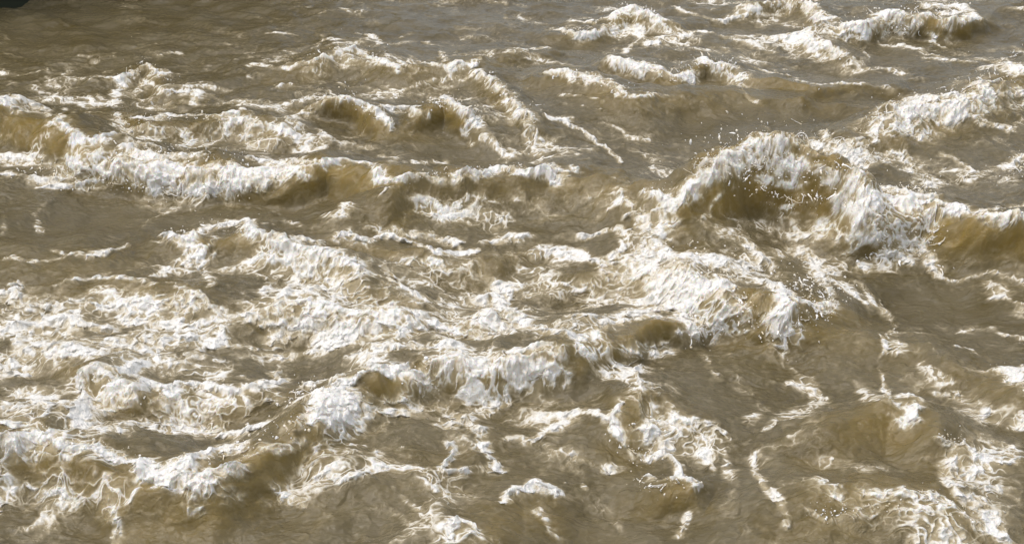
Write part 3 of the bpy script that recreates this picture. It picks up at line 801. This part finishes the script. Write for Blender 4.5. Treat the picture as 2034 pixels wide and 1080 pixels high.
def spray_mat():
    m, n = material('white_spray')
    N, L = n.nodes, n.links
    out = N.new('ShaderNodeOutputMaterial'); p = N.new('ShaderNodeBsdfPrincipled'); L.new(p.outputs[0], out.inputs[0])
    tc = N.new('ShaderNodeTexCoord'); ns = N.new('ShaderNodeTexNoise'); ns.inputs['Scale'].default_value = 14; L.new(tc.outputs['Object'], ns.inputs['Vector'])
    r = N.new('ShaderNodeValToRGB'); L.new(ns.outputs['Fac'], r.inputs[0])
    r.color_ramp.elements[0].position = .35; r.color_ramp.elements[0].color = (.66, .57, .40, 1); r.color_ramp.elements[1].position = .6; r.color_ramp.elements[1].color = (.88, .87, .84, 1)
    L.new(r.outputs[0], p.inputs['Base Color']); p.inputs['Roughness'].default_value = .35; p.inputs['IOR'].default_value = 1.33
    return m
M_SPRAY = spray_mat()

# ---------------------------------------------------------------- split the sheet into water, foam and waves (all share one relief)
P = np.stack([PX, PY, Z], -1).reshape(-1, 3)
dPi = np.zeros((NR, NC, 3), F); dPj = np.zeros((NR, NC, 3), F); G = P.reshape(NR, NC, 3)
dPi[:, 1:-1] = G[:, 2:]-G[:, :-2]; dPi[:, 0] = G[:, 1]-G[:, 0]; dPi[:, -1] = G[:, -1]-G[:, -2]
dPj[1:-1] = G[2:]-G[:-2]; dPj[0] = G[1]-G[0]; dPj[-1] = G[-1]-G[-2]
NRM = np.cross(dPi, dPj); NRM /= np.linalg.norm(NRM, axis=-1, keepdims=True)+1e-12; NRM = NRM.reshape(-1, 3)
idx = np.arange(NR*NC).reshape(NR, NC)
QUAD = np.stack([idx[:-1, :-1], idx[:-1, 1:], idx[1:, 1:], idx[1:, :-1]], -1).reshape(-1, 4)
fown = own[:-1, :-1].ravel()
sm = np.clip(B, 0, 1)*0.9 + 0.12*med
ffoam = ((sm[:-1, :-1] > 0.42) & (dense[:-1, :-1] > 0.5)).ravel()
foam = np.clip(foam, 0, 1).astype(F)
GLOW = np.clip(thin*(0.8+0.15*unit(med)), 0, 1).astype(F).ravel()  # strength of the painted backlight tint per vertex
FO = foam.ravel(); VE = veil.astype(F).ravel()
def sheet_mesh(name, mask, parent=None, origin=(0, 0, 0)):
    q = QUAD[mask]
    if len(q) == 0: return None
    used, inv = np.unique(q, return_inverse=True)
    me = bpy.data.meshes.new(name)
    co = P[used]-np.array(origin, F)
    me.vertices.add(len(used)); me.vertices.foreach_set('co', co.astype(F).ravel())
    me.loops.add(q.size); me.loops.foreach_set('vertex_index', inv.reshape(-1).astype(np.int32))
    me.polygons.add(len(q)); me.polygons.foreach_set('loop_start', np.arange(0, q.size, 4, dtype=np.int32))
    me.polygons.foreach_set('use_smooth', np.ones(len(q), bool))
    me.update(calc_edges=True)
    for nm, arr in (('foam', FO), ('veil', VE), ('thin', GLOW)):
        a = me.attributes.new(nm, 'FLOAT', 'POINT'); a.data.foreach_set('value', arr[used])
    me.normals_split_custom_set_from_vertices(NRM[used])
    me.materials.append(M_WATER)
    o = bpy.data.objects.new(name, me); SC.collection.objects.link(o)
    if parent: o.parent = parent
    return o
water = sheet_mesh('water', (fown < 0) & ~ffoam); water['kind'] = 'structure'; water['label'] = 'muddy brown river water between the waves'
foam_o = sheet_mesh('foam', (fown < 0) & ffoam); foam_o['kind'] = 'stuff'; foam_o['category'] = 'foam'
foam_o['label'] = 'loose streaks and webs of white foam drifting on the brown water between the breaking waves'
wave_roots = {}
for wi, wp, hf in crest_lines:
    label = WAVES[wi][0]
    if not label or not (fown == wi).any(): continue
    mid = wp[len(wp)//2]
    r = bpy.data.objects.new('wave', None); SC.collection.objects.link(r); r.location = (mid[0], mid[1], 0)
    r['label'] = label; r['category'] = 'wave'; r['group'] = 'waves breaking across the muddy river'
    o = (mid[0], mid[1], 0)
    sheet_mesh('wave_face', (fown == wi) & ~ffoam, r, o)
    sheet_mesh('foam_crest', (fown == wi) & ffoam, r, o)
    wave_roots[wi] = r
# ---------------------------------------------------------------- spray: threads, beads and drops thrown off the breaking crests
rnd = random.Random(7)
class Spray:
    def __init__(self): self.v = []; self.f = []; self.n = 0
    def tube(self, pts, rad, k=5):
        m = len(pts); up = Vector((0.3, 0.2, 1))
        base0 = self.n
        for i, p in enumerate(pts):
            t = (pts[min(i+1, m-1)]-pts[max(i-1, 0)]); t = t.normalized() if t.length > 1e-6 else Vector((0, 0, 1))
            a = t.cross(up); a = a.normalized() if a.length > 1e-4 else Vector((1, 0, 0)); b = t.cross(a)
            for j in range(k):
                an = 2*math.pi*j/k
                self.v.append(p + (a*math.cos(an) + b*math.sin(an))*rad[i])
        for i in range(m-1):
            for j in range(k):
                q0 = base0+i*k+j; q1 = base0+i*k+(j+1) % k
                self.f.append((q0, q1, q1+k, q0+k))
        self.f.append(tuple(base0+j for j in range(k))[::-1]); self.f.append(tuple(base0+(m-1)*k+j for j in range(k)))
        self.n += m*k
    def drop(self, c, r, stretch=None):
        s_ = stretch or Vector((rnd.uniform(.8, 1.3), rnd.uniform(.8, 1.3), rnd.uniform(.8, 1.4)))
        pts = []; rows, k = 4, 6; base0 = self.n
        self.v.append(c+Vector((0, 0, r*s_.z)))
        for i in range(1, rows):
            ph = math.pi*i/rows
            for j in range(k):
                an = 2*math.pi*j/k
                self.v.append(c+Vector((r*s_.x*math.sin(ph)*math.cos(an), r*s_.y*math.sin(ph)*math.sin(an), r*s_.z*math.cos(ph))))
        self.v.append(c-Vector((0, 0, r*s_.z)))
        for j in range(k): self.f.append((base0, base0+1+j, base0+1+(j+1) % k))
        for i in range(rows-2):
            for j in range(k):
                a_ = base0+1+i*k+j; b_ = base0+1+i*k+(j+1) % k
                self.f.append((a_, a_+k, b_+k, b_))
        last = base0+1+(rows-1)*k
        for j in range(k): self.f.append((last, last-k+(j+1) % k, last-k+j))
        self.n = last+1
    def build(self, parent):
        me = bpy.data.meshes.new('spray'); o_ = parent.location
        me.from_pydata([tuple(v-o_) for v in self.v], [], self.f); me.update()
        me.polygons.foreach_set('use_smooth', [True]*len(me.polygons)); me.materials.append(M_SPRAY)
        o = bpy.data.objects.new('spray', me); SC.collection.objects.link(o); o.parent = parent; o['kind'] = 'stuff'
        return o
def rv(): return Vector((rnd.gauss(0, 1), rnd.gauss(0, 1), rnd.gauss(0, 1))).normalized()
# wave, picture line of the source, threads, drops, reach m, thickness m, throw direction (x, y, z), jitter px
SPRAYS = [
 (2, [(1385,345),(1440,300),(1500,282),(1580,276),(1650,292),(1710,330)], 110, 110, .15, .0065, (-.2,-.1,.9), 16),
 (2, [(1400,350),(1450,310)], 20, 50, .30, .004, (-1,.2,.5), 10),
 (2, [(1450,345),(1520,335),(1600,335),(1680,350)], 130, 30, .12, .0070, (.0,-.8,.3), 26),
 (2, [(1480,372),(1540,385),(1570,398),(1610,385),(1680,405),(1730,415)], 70, 14, .14, .0070, (.1,-.7,-.6), 8),
 (2, [(1640,300),(1690,300),(1720,330)], 60, 40, .16, .006, (.3,.1,.8), 16),
 (3, [(1750,385),(1800,380),(1850,370)], 70, 20, .12, .008, (.1,-.3,.6), 14),
 (3, [(1720,520),(1760,500),(1810,510),(1830,490),(1870,540)], 60, 16, .16, .0075, (.7,-.6,-.5), 12),
 (3, [(1700,460),(1780,470),(1850,470)], 50, 12, .12, .006, (.3,-.5,.1), 18),
 (4, [(1470,590),(1500,630),(1540,650),(1590,640),(1640,600),(1690,560)], 120, 60, .11, .0065, (.2,-.8,-.2), 18),
 (4, [(1470,520),(1550,560),(1600,590),(1630,560)], 150, 40, .12, .0065, (.2,-.5,.3), 26),
 (4, [(1290,510),(1380,520),(1460,540),(1380,570)], 140, 20, .10, .0070, (-.2,-.6,.4), 30),
 (5, [(1340,600),(1380,640),(1400,665)], 70, 24, .12, .007, (.1,-.8,-.3), 16),
 (5, [(690,752),(800,735),(900,725),(1000,720),(1110,735)], 70, 10, .06, .006, (0,-.8,-.3), 12),
 (5, [(848,735),(852,728)], 3, 0, .12, .014, (-.3,-.1,1), 2),
 (0, [(90,372),(200,355),(300,378),(400,382),(500,368),(560,350)], 150, 40, .09, .0065, (0,-.8,-.1), 9),
 (0, [(250,300),(330,305),(430,318),(560,322)], 130, 30, .10, .0065, (0,-.3,.7), 18),
 (0, [(20,340),(120,340),(200,330)], 60, 10, .07, .006, (0,-.6,.2), 14),
 (6, [(170,735),(240,775),(360,780),(470,770)], 30, 6, .07, .008, (0,-.7,.2), 8),
 (6, [(345,790),(365,808)], 3, 0, .12, .013, (.5,-.7,-.3), 3),
 (7, [(20,880),(90,860),(240,900),(340,940),(440,900),(520,860),(640,830)], 130, 40, .09, .0065, (0,-.6,.3), 16),
 (7, [(560,800),(620,775),(690,790)], 60, 12, .08, .007, (0,-.3,.7), 16),
 (8, [(330,470),(440,452),(500,460)], 60, 20, .08, .0065, (0,-.1,.8), 8),
 (9, [(570,604),(700,615),(860,630)], 24, 4, .05, .006, (0,-.5,.5), 6),
 (11, [(640,198),(700,200),(760,235)], 60, 16, .12, .0065, (-.3,-.1,.9), 6),
 (11, [(850,205),(900,200),(945,235)], 70, 10, .10, .0075, (.1,-.6,.3), 10),
 (12, [(955,145),(1010,195),(1060,245)], 70, 14, .09, .007, (0,-.2,.8), 10),
 (13, [(1100,150),(1180,160),(1240,185)], 60, 10, .08, .007, (0,-.2,.8), 8),
 (14, [(1240,125),(1340,150),(1400,120),(1460,135)], 110, 24, .10, .007, (0,-.1,.9), 10),
 (15, [(1215,38),(1260,18),(1300,35)], 60, 14, .10, .007, (0,-.1,.8), 8),
 (15, [(1120,62),(1200,62)], 24, 4, .08, .007, (0,-.1,.8), 6),
 (16, [(1690,58),(1760,32),(1840,26),(1920,24)], 170, 40, .12, .007, (-.2,-.2,.9), 12),
 (16, [(1760,62),(1830,50)], 40, 10, .10, .007, (0,-.7,0), 8),
 (17, [(1725,250),(1800,212),(1900,195),(2000,150)], 170, 60, .12, .0065, (-.4,-.1,.8), 16),
 (17, [(2000,110),(2034,100)], 4, 26, .20, .006, (.1,-.1,.9), 8),
 (18, [(1520,6),(1600,8),(1640,45),(1600,75),(1680,112)], 90, 20, .10, .0065, (0,-.1,.9), 12),
 (3, [(1985,360),(2034,330)], 20, 24, .12, .0075, (-.1,-.2,.9), 14),
 (19, [(600,128),(690,98),(800,130)], 40, 14, .07, .006, (0,0,.9), 8),
 (20, [(230,250),(320,235),(470,240)], 50, 14, .08, .0065, (0,0,.9), 8),
 (21, [(250,148),(290,128),(390,190)], 40, 10, .08, .007, (0,0,.9), 8),
 (25, [(1270,952),(1300,972),(1340,955),(1390,968)], 40, 12, .09, .006, (-.3,-.7,.2), 6),
 (24, [(1210,860),(1250,895),(1290,910)], 30, 10, .08, .005, (.2,-.7,.1), 8),
 (24, [(1290,850),(1310,880)], 40, 8, .07, .005, (.2,-.3,.5), 16),
 (1, [(800,356),(900,342),(1000,332),(1060,335)], 50, 14, .06, .006, (0,-.4,.6), 8),
 (1, [(1285,380),(1345,405)], 40, 10, .08, .0065, (.2,-.1,.8), 6),
 (22, [(1860,870),(1920,885)], 24, 10, .06, .005, (0,-.3,.6), 8),
 (23, [(1600,1010),(1700,1020),(1850,980),(1940,1030)], 60, 30, .05, .0045, (0,-.3,.6), 14),
 (26, [(1990,725),(2030,780)], 20, 8, .05, .005, (0,-.3,.6), 8),
]
books = {}
for wi, line, nt_, nd, reach, thick, dr, jit in SPRAYS:
    if wi not in wave_roots: continue
    thick *= 0.62
    S = books.setdefault(wi, Spray()); dr = Vector(dr).normalized()
    def pick():
        i = rnd.randrange(len(line)-1); t = rnd.random()
        x = line[i][0]*(1-t)+line[i+1][0]*t + rnd.gauss(0, jit); y = line[i][1]*(1-t)+line[i+1][1]*t + rnd.gauss(0, jit*0.6)
        return land(x, y)[1].copy()
    for _ in range(int(nt_*0.5)):
        p = pick(); th_ = thick*rnd.uniform(.35, 1.0)
        if rnd.random() < .2:                                        # a thread arched between two points of the froth
            q_ = None
            for _t in range(6):
                c = pick()
                if .015 < (c-p).length < reach*.9+.02: q_ = c; break
            if q_ is None: continue
            n = 8; bow = (dr + rv()*0.6)*(q_-p).length*rnd.uniform(.15, .6)
            pts = []
            for i in range(n+1):
                t = i/n; pts.append(p.lerp(q_, t) + bow*math.sin(math.pi*t) + rv()*0.003)
            S.tube(pts, [th_*rnd.uniform(.55, 1.1) for i in range(n+1)])
            if rnd.random() < .4: S.drop(pts[rnd.randrange(2, 7)], th_*rnd.uniform(1.0, 1.9))
            continue
        th_ *= 1.5; L = reach*rnd.uniform(.15, .75)*rnd.choice((.4, .6, 1))
        d = (dr + rv()*0.8).normalized(); ax = rv(); curl = rnd.gauss(0, 8)
        n = 9; step = L/n; pts = [p - d*0.012]
        for i in range(n):
            d = (d + ax.cross(d)*curl*step*(1+i*.25) + Vector((0, -.1, -.9))*step*2.5 + rv()*0.24).normalized()
            pts.append(pts[-1]+d*step)
        rad = [th_*(2.0-1.6*(i/n)**0.5)*rnd.uniform(.65, 1.35) for i in range(n+1)]
        S.tube(pts, rad)
        if rnd.random() < .5: S.drop(pts[-1], th_*rnd.uniform(.6, 1.2))
        if rnd.random() < .45: S.drop(pts[-1]+d*rnd.uniform(.015, .05), th_*rnd.uniform(.4, .9))
    for _ in range(int(nt_*0.5)):                                     # lumps of froth sitting on the crest
        p = pick(); S.drop(p + dr*rnd.uniform(-.004, .012), thick*rnd.choice((.6, .8, 1.2, 1.7))*rnd.uniform(.7, 1.2))
    for _ in range(int(nd*1.3+nt_*0.8)):                                # drops, thickest close to the crest
        p = pick(); d = (dr + rv()*0.8)
        c = p + d*min(rnd.expovariate(1/(reach*.35)), reach*2.0); r_ = thick*min(.30/(rnd.random()+.06)**.75, 2.2)
        if rnd.random() < .45:
            S.drop(c, r_, Vector((rnd.uniform(.7, 1.3), rnd.uniform(.7, 1.3), rnd.uniform(.7, 1.3))))
        else:                                                         # a bead pulled out along its flight
            e_ = (d.normalized()*rnd.choice((1, 1, -1)) + rv()*.35 + Vector((0, 0, -.3))).normalized()*r_*rnd.uniform(2.2, 6); k_ = rv()*r_*.8
            S.tube([c, c+e_*.35+k_*.5, c+e_*.7+k_, c+e_], [r_*.45, r_*.95, r_*.6, r_*.2], 5)
for wi, S in books.items(): S.build(wave_roots[wi])
print('verts', NR*NC)

# ---------------------------------------------------------------- a far bank added beyond the top left, shaped to shade and darken the water there
def bank():
    nx, ny = 60, 30; vs = []; fs = []
    for j in range(ny):
        for i in range(nx):
            v = j/(ny-1); y = 12.9 + 6.5*v; x = -16 + (16-5.4+(y-12.9)*.5)*i/(nx-1)
            ex = min(1, (i/(nx-1))*6, (1-i/(nx-1))*22)
            n = float(fbm(np.array([x*.9]), np.array([y*.9+v*3]), 77, 4)[0])
            vs.append((x, y + n*.4, -0.3 + 4.6*(min(1, v*6)**.5)*ex**.4 + n*.6*ex))
    for j in range(ny-1):
        for i in range(nx-1):
            a = j*nx+i; fs.append((a, a+1, a+nx+1, a+nx))
    me = bpy.data.meshes.new('shading_bank'); me.from_pydata(vs, [], fs); me.update()
    me.polygons.foreach_set('use_smooth', [True]*len(me.polygons))
    m, n = material('dark_earth'); N, L = n.nodes, n.links
    out = N.new('ShaderNodeOutputMaterial'); p = N.new('ShaderNodeBsdfPrincipled'); L.new(p.outputs[0], out.inputs[0])
    ns = N.new('ShaderNodeTexNoise'); ns.inputs['Scale'].default_value = 5; r = N.new('ShaderNodeValToRGB'); L.new(ns.outputs['Fac'], r.inputs[0])
    r.color_ramp.elements[0].color = (.012, .014, .006, 1); r.color_ramp.elements[1].color = (.035, .04, .015, 1); L.new(r.outputs[0], p.inputs['Base Color']); p.inputs['Roughness'].default_value = .95
    me.materials.append(m)
    o = bpy.data.objects.new('shading_bank', me); SC.collection.objects.link(o); o['kind'] = 'structure'; o['label'] = 'dark bank added beyond the upper left to shade the river'
bank()
